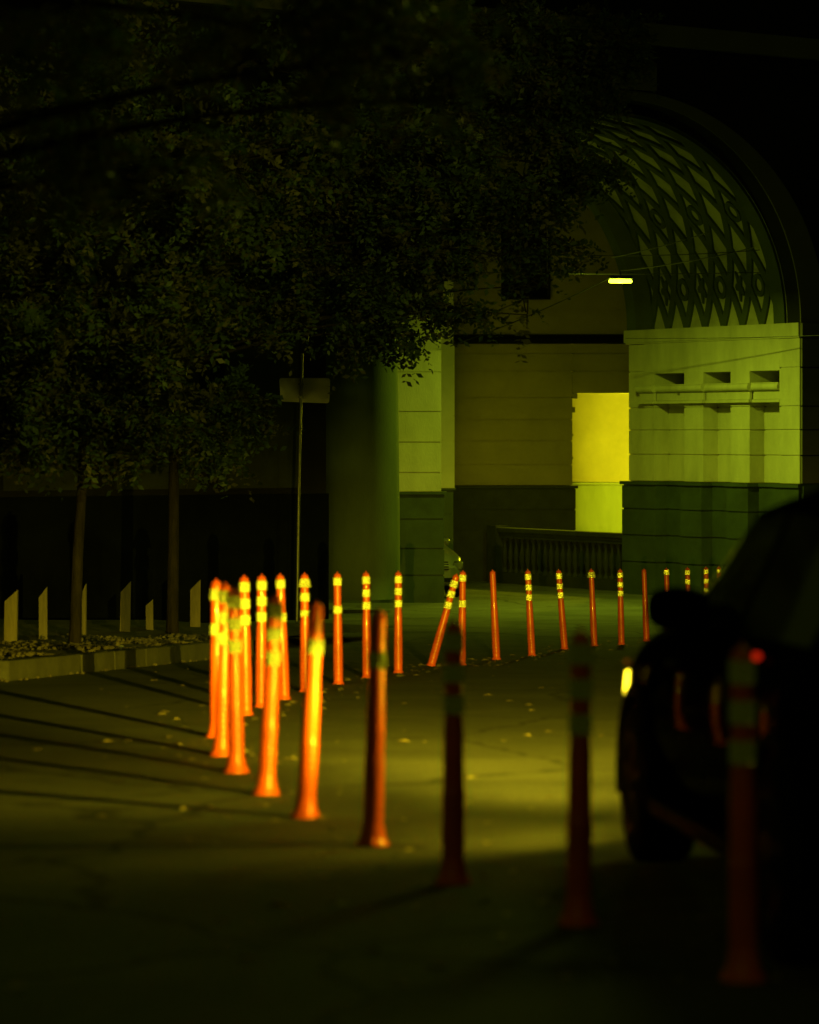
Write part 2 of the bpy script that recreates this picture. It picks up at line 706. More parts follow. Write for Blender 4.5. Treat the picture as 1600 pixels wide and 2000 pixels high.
hb = MB()
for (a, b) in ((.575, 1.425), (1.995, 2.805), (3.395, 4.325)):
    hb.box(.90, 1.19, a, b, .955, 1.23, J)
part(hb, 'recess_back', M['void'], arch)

pl = MB()                                            # dark plinth following the relief
PLV = [ZB, -2.49, -1.96, -1.44, -.96]
blocks(pl, -.07, 1.2, -.05, .60, PLV, g=.015, inset=.025)
blocks(pl, -.07, 1.2, 1.40, 2.03, PLV, g=.015, inset=.025)
blocks(pl, -.07, 1.2, 2.78, 3.42, PLV, g=.015, inset=.025)
blocks(pl, -.07, 1.2, 4.20, 5.27, PLV, g=.015, inset=.025)
for (a, b) in ((.603, 1.397), (2.033, 2.777), (3.423, 4.197)):
    blocks(pl, .20, 1.2, a, b, PLV, g=.015, inset=.025)
for (a, b, n) in ((-.08, .62, -.11), (1.37, 2.06, -.11), (2.75, 3.45, -.11), (4.17, 5.3, -.11), (.623, 1.367, .16), (2.063, 2.747, .16), (3.453, 4.167, .16)):
    pl.box(n, 1.2, a, b, -.957, -.893, J)
part(pl, 'right_plinth', M['plinth'], arch)

# right front wing: courses and fluted pilaster right of the corner
rf = MB()
zz = [-.89, -.36, .12, .56, 1.28, 1.83]
for a, b in zip(zz[:-1], zz[1:]):
    rf.box(.02, 6, -.05, -.003, a + .013, b - .013, A)
rf.box(-.01, 6, -.09, -.003, 1.85, 2.10, A)
part(rf, 'right_wing_courses', M['archivolt'], arch)
rp = MB()
for k in range(9):
    rp.box(.62 + k * .14, .70 + k * .14, -.07, -.003, 2.25, 5.6, A)
part(rp, 'fluted_pilaster', M['archivolt'], arch)
rq = MB()
rq.box(.0, 6, -.11, -.006, ZB, -.93, A)
part(rq, 'right_wing_plinth', M['plinth'], arch)

ct = MB()                                            # cornice band high on the front
ct.box(-19, 13, -.24, -.004, 7.00, 7.36, A)
ct.box(-4.03 - .55, -4.03 + .55, -.13, -.005, 6.18, 6.62, A)
part(ct, 'cornice', M['archivolt'], arch)

# left wing of the front: plinth, panels, doorway
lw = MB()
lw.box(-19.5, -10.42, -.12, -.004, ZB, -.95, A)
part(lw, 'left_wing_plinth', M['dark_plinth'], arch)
lp = MB()
for (a, b) in ((-18.6, -17.0), (-16.4, -15.0), (-14.4, -12.9), (-12.4, -11.0)):
    lp.box(a, b, -.10, -.004, -.85, 2.0, A)
part(lp, 'left_wing_panel', M['stone'], arch)

# big round column left of the passage
COLX, COLY, COLR = -.855, 54.0, .69
cb = MB()
cz0 = gz(COLY) - .1
prof = [(COLR + .16, cz0), (COLR + .16, cz0 + .20), (COLR + .06, cz0 + .26), (COLR + .02, cz0 + .34)]
for i in range(13):
    z = cz0 + .34 + i * (5.2 / 12)
    prof.append((COLR - .055 * (i / 12) ** 1.6, z))
Mt = Matrix.Translation((COLX, COLY, 0))
cb.lathe(prof[3:], 48, Mt)
col = part(cb, 'column', M['column'], arch)
cb = MB()
cb.lathe(prof[:4], 48, Mt, smooth=False)
part(cb, 'column_base', M['archivolt'], col)

# inner piers seen between the column and the courtyard
def wblocks(mb, x0, x1, y0, y1, zl, g=.011, inset=.02):
    f = lambda x, y, z: (x, y, CZ + z)
    mb.box(x0 + inset, x1 - inset, y0 + inset, y1 - .01, zl[0], zl[-1], f)
    for a, b in zip(zl[:-1], zl[1:]):
        mb.box(x0, x1, y0, y1, a + g, b - g, f)


pa = MB()
wblocks(pa, -2.4, .594, 57.5, 58.15, [-1.04, -.68, -.11, .46, 1.2, 1.83])
pa.box(-2.4, .62, 57.46, 58.16, 1.832, 1.9, lambda x, y, z: (x, y, CZ + z))
pa.box(-2.4, .594, 57.5, 58.15, 1.902, 4.2, lambda x, y, z: (x, y, CZ + z))
part(pa, 'inner_pier', M['plaster'], arch)
pb = MB()
wblocks(pb, -2.4, .65, 57.42, 58.2, [ZB, -2.6, -2.1, -1.55, -1.09], g=.014)
pb.box(-2.4, .70, 57.38, 58.22, -1.087, -1.042, lambda x, y, z: (x, y, CZ + z))
part(pb, 'inner_pier_plinth', M['plinth'], arch)

# ------------------------------------------------------------------ courtyard building behind
FX = lambda x, y, z: (x, y, CZ + z)
YF = 67.0
court = empty('courtyard_building', (3, YF, CZ - 3.2), 'tan plastered building behind the archway with dark plinth and bright side opening', 'building')
XO = (1118 - 800) / F * YF          # left edge of the opening
ZO = (852 - 768) / F * YF           # its head
mb = MB()
wl = [-1.07, -.62, -.1, .36, .84, 1.42, 1.80, 2.02]
wblocks(mb, -3, XO, YF, YF + .6, wl, g=.010, inset=.03)
wblocks(mb, XO + .004, 9, YF, YF + .6, [ZO, 1.42, 1.80, 2.02], g=.010, inset=.03)
mb.box(-3, 2.05, YF, YF + .6, 2.22, 9.5, FX)
mb.box(3.02, 9, YF, YF + .6, 2.22, 9.5, FX)
mb.box(2.05, 3.02, YF, YF + .6, 2.22, 3.04, FX)
mb.box(2.05, 3.02, YF, YF + .6, 4.9, 9.5, FX)
mb.box(6.9, 9, YF, YF + .6, ZB, ZO - .002, FX)
for z in (2.72, 5.6):
    mb.box(-3, 9, YF - .012, YF - .002, z, z + .03, FX)
part(mb, 'wall', M['far_plaster'], court)
mb = MB()
mb.box(-3, 9, YF - .14, YF + .6, 2.035, 2.12, FX)
mb.box(-3, 9, YF - .08, YF + .6, 2.123, 2.205, FX)
part(mb, 'string_course', M['trim'], court)
mb = MB()
wblocks(mb, -3, XO + .07, YF - .06, YF + .62, [ZB, -2.6, -2.05, -1.6, -1.14], g=.01)
mb.box(-3, XO + .12, YF - .10, YF + .64, -1.137, -1.075, FX)
part(mb, 'plinth', M['stone'], court)
for (w_, za, zb) in ((.06, ZO - .42, ZO - .30), (.11, ZO - .12, ZO - .003), (.02, .0, .05), (.02, -.5, -.45)):
    mb = MB()
    mb.box(XO, XO + w_, YF - .03, YF + .58, za, zb, FX)
    part(mb, 'opening_moulding', M['far_plaster'], court)
w = MB()
w.box(2.0, 3.07, YF - .06, YF - .002, 2.98, 3.04, FX)
w.box(2.0, 2.05, YF - .05, YF - .003, 3.042, 4.9, FX)
w.box(3.02, 3.07, YF - .05, YF - .003, 3.042, 4.9, FX)
w.box(2.52, 2.56, YF + .18, YF + .22, 3.25, 4.9, FX)
w.box(2.05, 3.02, YF + .12, YF + .24, 3.04, 3.24, FX)
win = part(w, 'window', M['trim'], court)
w = MB()
w.box(2.05, 3.02, YF + .25, YF + .27, 3.04, 4.9, FX)
part(w, 'pane', M['glass'], win)

# rear pilaster beside the pier (lit strip), belongs to the courtyard building
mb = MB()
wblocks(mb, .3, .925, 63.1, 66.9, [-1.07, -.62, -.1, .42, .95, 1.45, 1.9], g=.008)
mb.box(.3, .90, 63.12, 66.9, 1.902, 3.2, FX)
part(mb, 'side_pier', M['lightened_plaster'], court)
mb = MB()
wblocks(mb, .3, .90, 63.08, 66.92, [ZB, -2.55, -2.1, -1.6, -1.11], g=.012)
mb.box(.28, .95, 63.0, 66.93, -1.107, -1.072, FX)
part(mb, 'side_pier_plinth', M['column'], court)

# rounded yellow wall behind the opening
rw = empty('rounded_wall', (5.2, 73.4, CZ - 3.2), 'rounded wall lit bright yellow in the opening behind the archway', 'wall')
def arcwall(mb, r, z0, z1, cx=5.4, cy=74.0):
    n = 40
    vs = []
    for k in range(n + 1):
        a = R(185 + 120 * k / n)
        vs += [(cx + r * math.cos(a), cy + r * .55 * math.sin(a), CZ + z0), (cx + r * math.cos(a), cy + r * .55 * math.sin(a), CZ + z1)]
        vs += [(cx + (r - .4) * math.cos(a), cy + (r - .4) * .55 * math.sin(a), CZ + z0), (cx + (r - .4) * math.cos(a), cy + (r - .4) * .55 * math.sin(a), CZ + z1)]
    fs = []
    for k in range(n):
        a, b = 4 * k, 4 * k + 4
        fs += [(a, b, b + 1, a + 1), (a + 1, b + 1, b + 3, a + 3), (b + 2, a + 2, a + 3, b + 3)]
    mb.add(vs, fs, True)
    mb.add(vs, [(0, 1, 3, 2), (4 * n, 4 * n + 2, 4 * n + 3, 4 * n + 1)])
mb = MB(); arcwall(mb, 1.72, -1.09, 2.6)
part(mb, 'upper_wall', M['yellow_wall'], rw)
mb = MB(); arcwall(mb, 1.60, -3.25, -1.16); arcwall(mb, 1.66, -1.157, -1.093)
part(mb, 'lower_wall', M['pale_wall'], rw)
bk = MB()
bk.box(-3, 16, 80, 80.4, -3.3, 8, FX)
tag(bk.build('yard_wall', M['facade']), 'dark wall closing the yard behind the bright rounded wall', 'wall')

# lamp on the back of the courtyard building that lights the rounded wall
pl_ = empty('bulkhead_lamp', (5.9, YF + .62, CZ + .45), 'small bulkhead lamp on the hidden side of the courtyard building facing the rounded wall', 'lamp')
mb = MB(); mb.lathe([(.02, 0), (.09, .0), (.09, .05), (.06, .07)], 16, Matrix.Rotation(R(-90), 4, 'X'))
mb.build('housing', M['housing'], pl_)
mb = MB(); mb.lathe([(.07, .072), (.065, .11), (.03, .13)], 16, Matrix.Rotation(R(-90), 4, 'X'))
mb.build('bulb', M['bulb'], pl_)
lamp('passage_light', 'POINT', (0, .25, 0), P_PASSAGE, (.97, 1.0, .01), pl_, shadow_soft_size=.12)

# balustrade running back from the right-hand jamb
bal = empty('balustrade', (4.35, 62.5, CZ - 3.15), 'low stone balustrade with turned balusters behind the archway', 'balustrade')
BA, BB = Vector((4.50, 62.2)), Vector((2.02, 66.3))
bd = (BB - BA).normalized()
bn = Vector((bd.y, -bd.x))


def BP(l, n, z):
    p = BA + bd * l + bn * n
    return (p.x, p.y, CZ + z)


BL = (BB - BA).length
mb = MB()
mb.box(-.2, BL, -.16, .16, -2.06, -1.97, BP)
mb.box(-.2, BL, -.12, .12, -2.12, -2.062, BP)
mb.box(-.2, BL, -.09, .09, -2.19, -2.122, BP)
part(mb, 'top_rail', M['stone'], bal)
mb = MB()
mb.box(-.2, BL, -.15, .15, ZB, -2.92, BP)
part(mb, 'bottom_rail', M['stone'], bal)
mb = MB()
mb.box(-.2, BL, .09, .14, -2.918, -2.193, BP)
part(mb, 'back_panel', M['stone'], bal)
mb = MB(); mb.box(BL + .003, BL + .36, -.18, .18, ZB, -1.93, BP)
part(mb, 'end_post', M['stone'], bal)
proto = None
nb = 22
for k in range(nb):
    l = .02 + (BL - .1) * k / (nb - 1)
    x, y, z = BP(l, 0, -2.918)
    if proto is None:
        mb = MB()
        h = .725
        pr = [(.062, 0), (.062, .05), (.03, .07), (.028, .12), (.055, .22), (.066, .32), (.058, .42), (.030, .56), (.026, .62), (.045, .65), (.045, .67), (.06, .69), (.06, h)]
        mb.lathe(pr, 12)
        o = proto = mb.build('baluster', M['stone'], bal)
    else:
        o = proto.copy()
        C.objects.link(o)
    o.parent = bal
    o.location = Vector((x, y, z)) - bal.location

# ------------------------------------------------------------------ hanging lamp and wires
LP = at(1212, 547, 55.0)
hl = empty('hanging_lamp', LP, 'glowing green flat street lamp hanging from wires in the mouth of the arch', 'lamp', rz=R(4))
mb = MB()
mb.hexa([(-.22, -.11, .02), (.22, -.11, .02), (.22, .11, .02), (-.22, .11, .02),
         (-.17, -.07, .075), (.19, -.07, .075), (.19, .07, .075), (-.17, .07, .075)])
mb.tube([(0, 0, .07), (0, 0, .17)], .012, 8)
mb.build('housing', M['housing'], hl)
mb = MB()
mb.tube([(-.205, 0, -.012), (-.19, 0, -.02), (.19, 0, -.02), (.205, 0, -.012)], [.02, .034, .034, .02], 12)
tb = mb.build('lamp_tube', M['tube'], hl)
lamp('arch_light', 'AREA', (0, 0, -.075), P_ARCH, GREEN, hl, shape='RECTANGLE', size=.40, size_y=.16)
lamp('arch_glow', 'POINT', (0, 0, -.10), P_ARCH_GLOW, GREEN, hl, shadow_soft_size=.06)


def wire(label, a, b, sag, r, m, n=14):
    a, b = Vector(a), Vector(b)
    pts = []
    for k in range(n + 1):
        q = k / n
        p = a.lerp(b, q)
        p.z -= sag * 4 * q * (1 - q)
        pts.append(p)
    mb = MB()
    mb.tube(pts, r, 6, smooth=True)
    o = mb.build('overhead_wire', m)
    return tag(o, label, 'wire', 'wires strung across the archway')


top = LP + Vector((0, 0, .17))
wire('steel wire rising right from the hanging lamp to the vault', top, at(1482, 481, 57.7), .05, .011, M['bright_wire'])
wire('upper bright steel wire slanting up right above the hanging lamp', at(1195, 503, 55.1), at(1380, 455, 57.8), .03, .010, M['bright_wire'])
wire('dark wire slanting from the hanging lamp down left across the courtyard wall', LP + Vector((-.15, 0, .06)), at(880, 676, 57.4), .06, .010, M['wire'])
wire('long thin dark cable crossing level behind the hanging lamp', at(880, 530, 53.5), at(1600, 528, 58.5), .06, .009, M['wire'])
wire('dark cable crossing the arch just above the hanging lamp', at(985, 492, 53.8), at(1570, 480, 58.2), .12, .009, M['wire'])
wire('short dark wire slanting up under the courtyard window', at(962, 610, 66.0), at(1040, 575, 66.8), .02, .010, M['wire'])
wire('thin cable hung low along the top band of the lit jamb', at(1222, 661, 58.5), at(1600, 655, 56.0), .02, .006, M['wire'])

# ------------------------------------------------------------------ bollards
BG = 'orange flexible bollards in a curved row'


def bollard_parts(root, bands, first):
    """parts of a one metre high flexible bollard"""
    mb = MB()
    pr = [(.043, .035), (.043, .06)]
    for k in range(8):
        z = .08 + k * .035
        pr += [(.0425, z), (.0445, z + .008), (.0445, z + .018), (.0420, z + .026)]
    pr += [(.0405, .40), (.039, .58), (.0355, .62), (.0345, .66), (.034, .95), (.033, .975), (.027, .99), (.012, .997)]
    mb.lathe(pr, 24)
    post = mb.build('post', M['orange'], root)
    mb = MB()
    mb.lathe([(.072, 0), (.072, .008), (.066, .016), (.058, .028), (.052, .05), (.046, .09)], 28)
    for k in range(3):
        a = 2 * PI * k / 3 + .5
        mb.lathe([(.012, .012), (.012, .034), (.006, .038)], 8, Matrix.Translation((.059 * math.cos(a), .059 * math.sin(a), -.008)))
    mb.build('base', M['orange'], root)
    mb = MB()
    mb.tube([(.0, -.012, .99), (0, -.010, 1.008), (0, .010, 1.008), (0, .012, .99)], .006, 8)
    mb.build('cap_loop', M['orange'], post)
    return post


def band_mesh(z0, z1, r, flare=0.0, tilt=0.0):
    """a sleeve of reflective sheeting: rows of small mirror cube corners, as in real sheeting"""
    mb = MB()
    cols, rows = 28, 9
    a = 2 * PI * r / cols
    hz = a * .866
    Mx = Matrix.Translation((0, 0, (z0 + z1) / 2)) @ Matrix.Rotation(tilt, 4, 'X') @ Matrix.Rotation(tilt * .6, 4, 'Y') @ Matrix.Translation((0, 0, -(z0 + z1) / 2))

    def P(u, v, d):
        q = v / rows
        rr = r + flare * (1 - q) - .002 * abs(2 * q - 1) ** 8 - d
        w = 2 * PI * u / cols
        return Mx @ Vector((rr * math.cos(w), rr * math.sin(w), z0 + v * hz))
    vs, fs = [], []
    for j in range(rows):
        sh = .5 * (j % 2)
        for i in range(cols):
            u = i + sh
            for tri in (((u, j), (u + 1, j), (u + .5, j + 1)), ((u + 1, j), (u + 1.5, j + 1), (u + .5, j + 1))):
                n = len(vs)
                p = [P(t[0], t[1], 0) for t in tri]
                nn = (p[1] - p[0]).cross(p[2] - p[0]).normalized()
                ed = ((p[1] - p[0]).length + (p[2] - p[1]).length + (p[0] - p[2]).length) / 3
                vs += p + [(p[0] + p[1] + p[2]) / 3 - nn * ed * .4082]
                fs += [(n, n + 1, n + 3), (n + 1, n + 2, n + 3), (n + 2, n, n + 3)]
    mb.add(vs, fs)
    # rolled rims
    for v, zz in ((0, z0 - .002), (rows, z1 + .002)):
        ring = [P(k, v, 0) for k in range(cols)] + [P(k, v, .010) for k in range(cols)]
        mb.add(ring, [(k, (k + 1) % cols, (k + 1) % cols + cols, k + cols) for k in range(cols)])
    return mb


ZB3 = (.925, .805, .685)
BH = .072
fullb = [(z, 0.0, 0.0) for z in ZB3]
# base x, base y, top x, label, bands [(height, flare, tilt)], extra size
BOL = [
    (1452, 1914, 1450, 'nearest and largest bollard, in front of the black car on the right', fullb),
    (1130, 1806, 1136, 'dark shaded bollard just left of the black car, second nearest', fullb),
    (885, 1726, 887, 'unlit dark bollard standing alone in front of the yellow pool of light', fullb),
    (728, 1651, 739, 'half shaded bollard crossed by a shadow, one worn band near its top', [(.79, 0, .0)]),
    (597, 1597, 619, 'brightly lit bollard leaning right with a single glowing middle band', [(.80, 0, .05)]),
    (520, 1552, 539, 'bright orange bollard with three wide pale bands, leaning slightly right, flange lit', fullb),
    (462, 1509, 456, 'bright orange bollard with flared base, rightmost of the front pair at the bend', fullb),
    (433, 1476, 441, 'glowing bollard left of the front pair at the bend, its top leaning right', fullb),
    (424, 1440, 422, 'leftmost bollard, half hidden behind the glowing one at the bend', [(.91, .003, .12), (.69, .002, .1)]),
    (481, 1396, 477, 'upright lit bollard first past the bend with three neat bands', fullb),
    (510, 1381, 511, 'lit bollard with three neat bands, second past the bend', fullb),
    (556, 1366, 547, 'lit bollard leaning left, partly hidden behind the wide banded front bollard', [(.925, 0, 0), (.66, .002, .05)]),
    (596, 1351, 595, 'bollard whose top band flares out like a little tent', [(.925, .018, .04), (.805, .006, .05), (.66, -.004, .1)]),
    (661, 1336, 659, 'orange bollard with two bands and a bare gap between, in front of the round column', [(.925, 0, 0), (.672, .004, .0)]),
    (717, 1324, 715, 'bollard with three bands, half hidden behind the half shaded front bollard', [(.925, .001, 0), (.805, .001, .03), (.685, .004, .0)]),
    (778, 1314, 778, 'upright bollard with three bands at the right edge of the round column', fullb),
    (842, 1301, 892, 'strongly leaning bollard tilted right with three bands', [(.90, .006, .02), (.79, .006, .03), (.67, .007, .03)]),
    (902, 1299, 904, 'bollard with two bands standing behind the strongly leaning one', [(.93, .001, .1), (.655, .006, .0)]),
    (970, 1288, 962, 'bare dark red bollard without any bands, right of the leaning one', []),
    (1039, 1281, 1031, 'bollard with three small bands below the left part of the balustrade', [(.925, .002, 0), (.80, .002, .0), (.685, .002, .05)]),
    (1103, 1268, 1091, 'left leaning bollard with scuffed bands below the middle of the balustrade', [(.925, .002, 0), (.80, .002, .16), (.685, .004, .05)]),
    (1161, 1262, 1155, 'bollard with one wide band at its very top below the balustrade end', [(.935, .018, .05)]),
    (1214, 1259, 1211, 'upright bollard with three bright bands at the left edge of the lit jamb', [(.925, .004, 0), (.80, .004, .0), (.685, .004, .0)]),
    (1263, 1252, 1258, 'bare dark bollard without bands below the lit jamb, left of the car mirror', []),
    (1305, 1248, 1302, 'bollard with one small bright band just left of the car mirror', [(.945, .004, 0)]),
    (1346, 1244, 1343, 'two banded bollard showing over the car mirror, left of the farthest pair', [(.935, .004, .1), (.80, .004, .1)]),
    (1382, 1241, 1379, 'second farthest bollard showing over the car mirror, with three worn bands', [(.935, -.002, .1), (.80, -.001, .1), (.66, .0, .1)]),
    (1407, 1239, 1404, 'farthest bollard of the row, beside the dark windscreen of the car', [(.935, -.003, .1), (.80, -.003, .1)]),
]


def copy_bollard(src):
    c = src.copy()
    C.objects.link(c)
    for ch in kids(src):
        d = ch.copy()
        C.objects.link(d)
        d.parent = c
        for g in kids(ch):
            e = g.copy()
            C.objects.link(e)
            e.parent = d
    return c


master = None
band_cache = {}
for i, (bx, by, tx, lab, bands) in enumerate(BOL):
    p = ground_at(bx, by)
    if master is None:
        o = empty('bollard', (0, 0, 0), lab, 'bollard', BG)
        bollard_parts(o, bands, True)
        master = o
    else:
        o = copy_bollard(bare)
    if i == 0:
        # keep a bare source for copies: copies are taken before bands are added
        bare = master
        pend = bands
    o.location = p
    o['label'] = lab
    lean = math.asin(max(-.5, min(.5, ((tx - bx) / F * p.y))))
    o.rotation_euler = (R(rnd.uniform(-1.2, 1.2)), lean, 0)
    if i >= 9:        # the far ones stand deeper in the dirt: less of the flange shows
        for ch in kids(o):
            if ch.name.startswith('base'):
                ch.scale = (.74, .74, .8)
    if i == 0:
        continue
    for (z, fl, ti) in bands:
        key = (round(z, 3), fl, ti)
        r = .0405
        if key not in band_cache:
            band_cache[key] = band_mesh(z - BH / 2, z + BH / 2, r, fl, ti).build('reflective_band', M['band'], o)
            b = band_cache[key]
        else:
            b = band_cache[key].copy()
            C.objects.link(b)
        b.parent = o
for (z, fl, ti) in pend:
    b = band_cache[(round(z, 3), fl, ti)].copy()
    C.objects.link(b)
    b.parent = master

# ------------------------------------------------------------------ cars
ST = [  # y, bottom, belt, top, half width, half width at top
    (-2.14, .50, .80, .86, .62, .52), (-2.08, .36, .88, .98, .76, .62), (-1.95, .28, .94, 1.10, .83, .64), (-1.6, .24, .96, 1.33, .865, .61),
    (-1.1, .22, .955, 1.455, .88, .595), (-.4, .20, .945, 1.50, .885, .59), (.2, .20, .935, 1.455, .885, .59), (.55, .20, .93, 1.30, .885, .62),
    (.9, .20, .92, 1.09, .88, .67), (1.12, .20, .90, .99, .88, .72), (1.5, .22, .86, .945, .875, .70), (1.85, .25, .80, .885, .84, .66),
    (2.05, .29, .70, .79, .77, .60), (2.14, .36, .58, .66, .68, .54)]


def sect(y):
    ys = [s[0] for s in ST]
    return [np.interp(y, ys, [s[k] for s in ST]) for k in range(1, 6)]


def car_ring(y):
    b, m, t, w, wt = sect(y)
    half = [(0, b), (w * .80, b), (w * .95, b + .07), (w, (b + m) / 2), (w * .985, m - .06), (w * .95, m), (wt + .035 + (w * .95 - wt) * .30, m + (t - m) * .55),
            (wt + .02, t - .055), (wt * .86, t - .012), (0, t)]
    return half


def make_car(root, paint, lens, on):
    mb = MB()
    ys = sorted(set([s[0] for s in ST] + [-1.3, -.8, 0.0, .38, .72, 1.3, 1.68]))
    rings = []
    for y in ys:
        h = car_ring(y)
        rings.append([(x, y, z) for x, z in h] + [(-x, y, z) for x, z in h[-2:0:-1]])
    n = len(rings[0])
    vs = [p for r in rings for p in r]
    fs = []
    for j in range(len(ys) - 1):
        for k in range(n):
            k2 = (k + 1) % n
            fs.append((j * n + k, (j + 1) * n + k, (j + 1) * n + k2, j * n + k2))
    mb.add(vs, fs, True)
    mb.add(vs, [tuple(range(n)), tuple(range((len(ys) - 1) * n, len(ys) * n))[::-1]])
    body = mb.build('body', paint, root)

    def side_pt(y, f, s, off):
        # point on the cabin side, f from belt (0) to roof edge (1)
        b, m, t, w, wt = sect(y)
        pts = [(w * .95, m), (wt + .035 + (w * .95 - wt) * .30, m + (t - m) * .55), (wt + .02, t - .055)]
        if f < .55 / .9:
            q = f / (.55 / .9)
            x, z = [pts[0][i] + (pts[1][i] - pts[0][i]) * q for i in (0, 1)]
        else:
            q = (f - .55 / .9) / (1 - .55 / .9)
            x, z = [pts[1][i] + (pts[2][i] - pts[1][i]) * q for i in (0, 1)]
        return (s * (x + off), y, z + off * .5)

    for s in (-1, 1):
        for (ya, yb) in ((-1.55, -.50), (-.42, .78)):
            mb = MB()
            N, K = 8, 4
            vs = [side_pt(ya + (yb - ya) * i / N, .08 + .84 * k / K, s, .006) for i in range(N + 1) for k in range(K + 1)]
            fs = [(i * (K + 1) + k, (i + 1) * (K + 1) + k, (i + 1) * (K + 1) + k + 1, i * (K + 1) + k + 1) for i in range(N) for k in range(K)]
            mb.add(vs, fs, True)
            mb.build('side_window', M['glass'], root)
    for (nm, ya, yb) in (('windscreen', .26, 1.08), ('rear_window', -2.02, -1.15)):
        mb = MB()
        N, K = 8, 8
        vs = []
        for i in range(N + 1):
            y = ya + (yb - ya) * i / N
            b, m, t, w, wt = sect(y)
            for k in range(K + 1):
                q = -1 + 2 * k / K
                vs.append((q * wt * .84, y, t + .008 - .012 * abs(q)))
        fs = [(i * (K + 1) + k, (i + 1) * (K + 1) + k, (i + 1) * (K + 1) + k + 1, i * (K + 1) + k + 1) for i in range(N) for k in range(K)]
        mb.add(vs, fs, True)
        mb.build(nm, M['glass'], root)
    # wheels
    for s in (-1, 1):
        for y in (1.36, -1.32):
            Mx = Matrix.Translation((s * .79, y, .325)) @ Matrix.Rotation(R(90), 4, 'Y')
            mb = MB()
            mb.lathe([(.20, -.10), (.30, -.108), (.322, -.085), (.325, 0), (.322, .085), (.30, .108), (.20, .10)], 32, Mx)
            wh = mb.build('wheel', M['rubber'], root)
            mb = MB()
            Mr = Matrix.Translation((s * .79 + s * .10, y, .325)) @ Matrix.Rotation(R(90) * s, 4, 'Y')
            mb.lathe([(.205, -.02), (.205, .012), (.185, .012), (.18, -.015)], 28, Mr)
            for k in range(5):
                a = 2 * PI * k / 5
                Mk = Mr @ Matrix.Rotation(a, 4, 'Z')
                mb.hexa([Mk @ Vector(q) for q in [(.02, -.03, -.012), (.19, -.018, -.012), (.19, .018, -.012), (.02, .03, -.012),
                                                  (.02, -.025, .012), (.19, -.014, .006), (.19, .014, .006), (.02, .025, .012)]])
            mb.lathe([(.045, -.01), (.045, .016), (.02, .02)], 12, Mr)
            mb.build('rim', M['alloy'], wh)
            mb = MB()
            n = 24
            pts = []
            for k in range(n + 1):
                a = R(-12) + (PI + R(24)) * k / n
                pts.append((s * .878, y + .372 * math.cos(a), .325 + .372 * math.sin(a)))
            mb.tube(pts, .026, 8)
            mb.build('wheel_arch', M['trim'], root)
        # mirror
        mb = MB()
        mb.tube([(s * .80, .36, .96), (s * .88, .30, 1.0)], .024, 8)
        cx, cy, cz = s * .90, .28, 1.05
        vs, fs = [], []
        for i, (dy, sx, sz) in enumerate(((-.05, .108, .072), (-.03, .118, .08), (.02, .112, .074), (.065, .07, .045), (.08, .02, .015))):
            for k in range(16):
                a = 2 * PI * k / 16
                ca, sa = math.cos(a), math.sin(a)
                vs.append((cx + sx * abs(ca) ** .7 * (1 if ca >= 0 else -1), cy + dy, cz + sz * abs(sa) ** .7 * (1 if sa >= 0 else -1)))
        for i in range(4):
            for k in range(16):
                k2 = (k + 1) % 16
                fs.append((i * 16 + k, i * 16 + k2, (i + 1) * 16 + k2, (i + 1) * 16 + k))
        mb.add(vs, fs, True)
        mb.add(vs, [tuple(range(15, -1, -1))])
        mb.build('mirror', paint, root)
        # handles
        for y in (-.60, .40):
            mb = MB()
            x = s * (sect(y)[3] * .985 + .004)
            mb.tube([(x, y - .09, .835), (x + s * .03, y - .07, .84), (x + s * .03, y + .07, .84), (x, y + .09, .835)], .011, 8)
            mb.build('door_handle', M['trim'], root)
        # sill trim
        mb = MB()
        mb.box(min(s * .868, s * .895), max(s * .868, s * .895), -.92, .95, .24, .30)
        mb.build('side_sill', M['trim'], root)
        # lights
        mb = MB()
        vs = []
        for (y, z0, z1, xo) in ((1.95, .62, .71, .005), (1.99, .595, .73, .035), (2.03, .59, .73, .035), (2.07, .59, .70, .012)):
            b, m, t, w, wt = sect(y)
            wo = w * .985 + .012 + xo
            for (fx, z) in ((wo, z0), (wo * .985, z1), (wo - .16 - (2.07 - y) * .2, z1 + .012), (wo - .16, z0)):
                vs.append((s * fx, y + (.03 if z == z1 else .045), z))
        fs = []
        for i in range(3):
            for k in range(4):
                fs.append((i * 4 + k, i * 4 + (k + 1) % 4, (i + 1) * 4 + (k + 1) % 4, (i + 1) * 4 + k))
        mb.add(vs, fs, True)
        mb.add(vs, [(0, 1, 2, 3), (12, 13, 14, 15)])
        h = mb.build('headlight', lens, root)
        mb = MB()
        b, m, t, w, wt = sect(1.62)
        mb.box(min(s * (w + .001), s * (w + .014)), max(s * (w + .001), s * (w + .014)), 1.56, 1.66, .775, .80)
        mb.build('turn_signal', M['amber'] if on else M['deadlens'], root)
        mb = MB()
        mb.box(min(s * .56, s * .80), max(s * .56, s * .80), -2.13, -1.98, .70, .88)
        mb.build('tail_light', M['redlens'], root)
    # grille, bumper, plate
    mb = MB()
    for k in range(4):
        z = .575 + .045 * k
        y = 2.165 - .02 * k
        mb.box(-.5, .5, y - .05, y, z, z + .022)
    mb.build('grille', M['trim'], root)
    mb = MB()
    mb.box(-.66, .66, 2.08, 2.175, .34, .42)
    mb.build('bumper_strip', M['trim'], root)
    return body


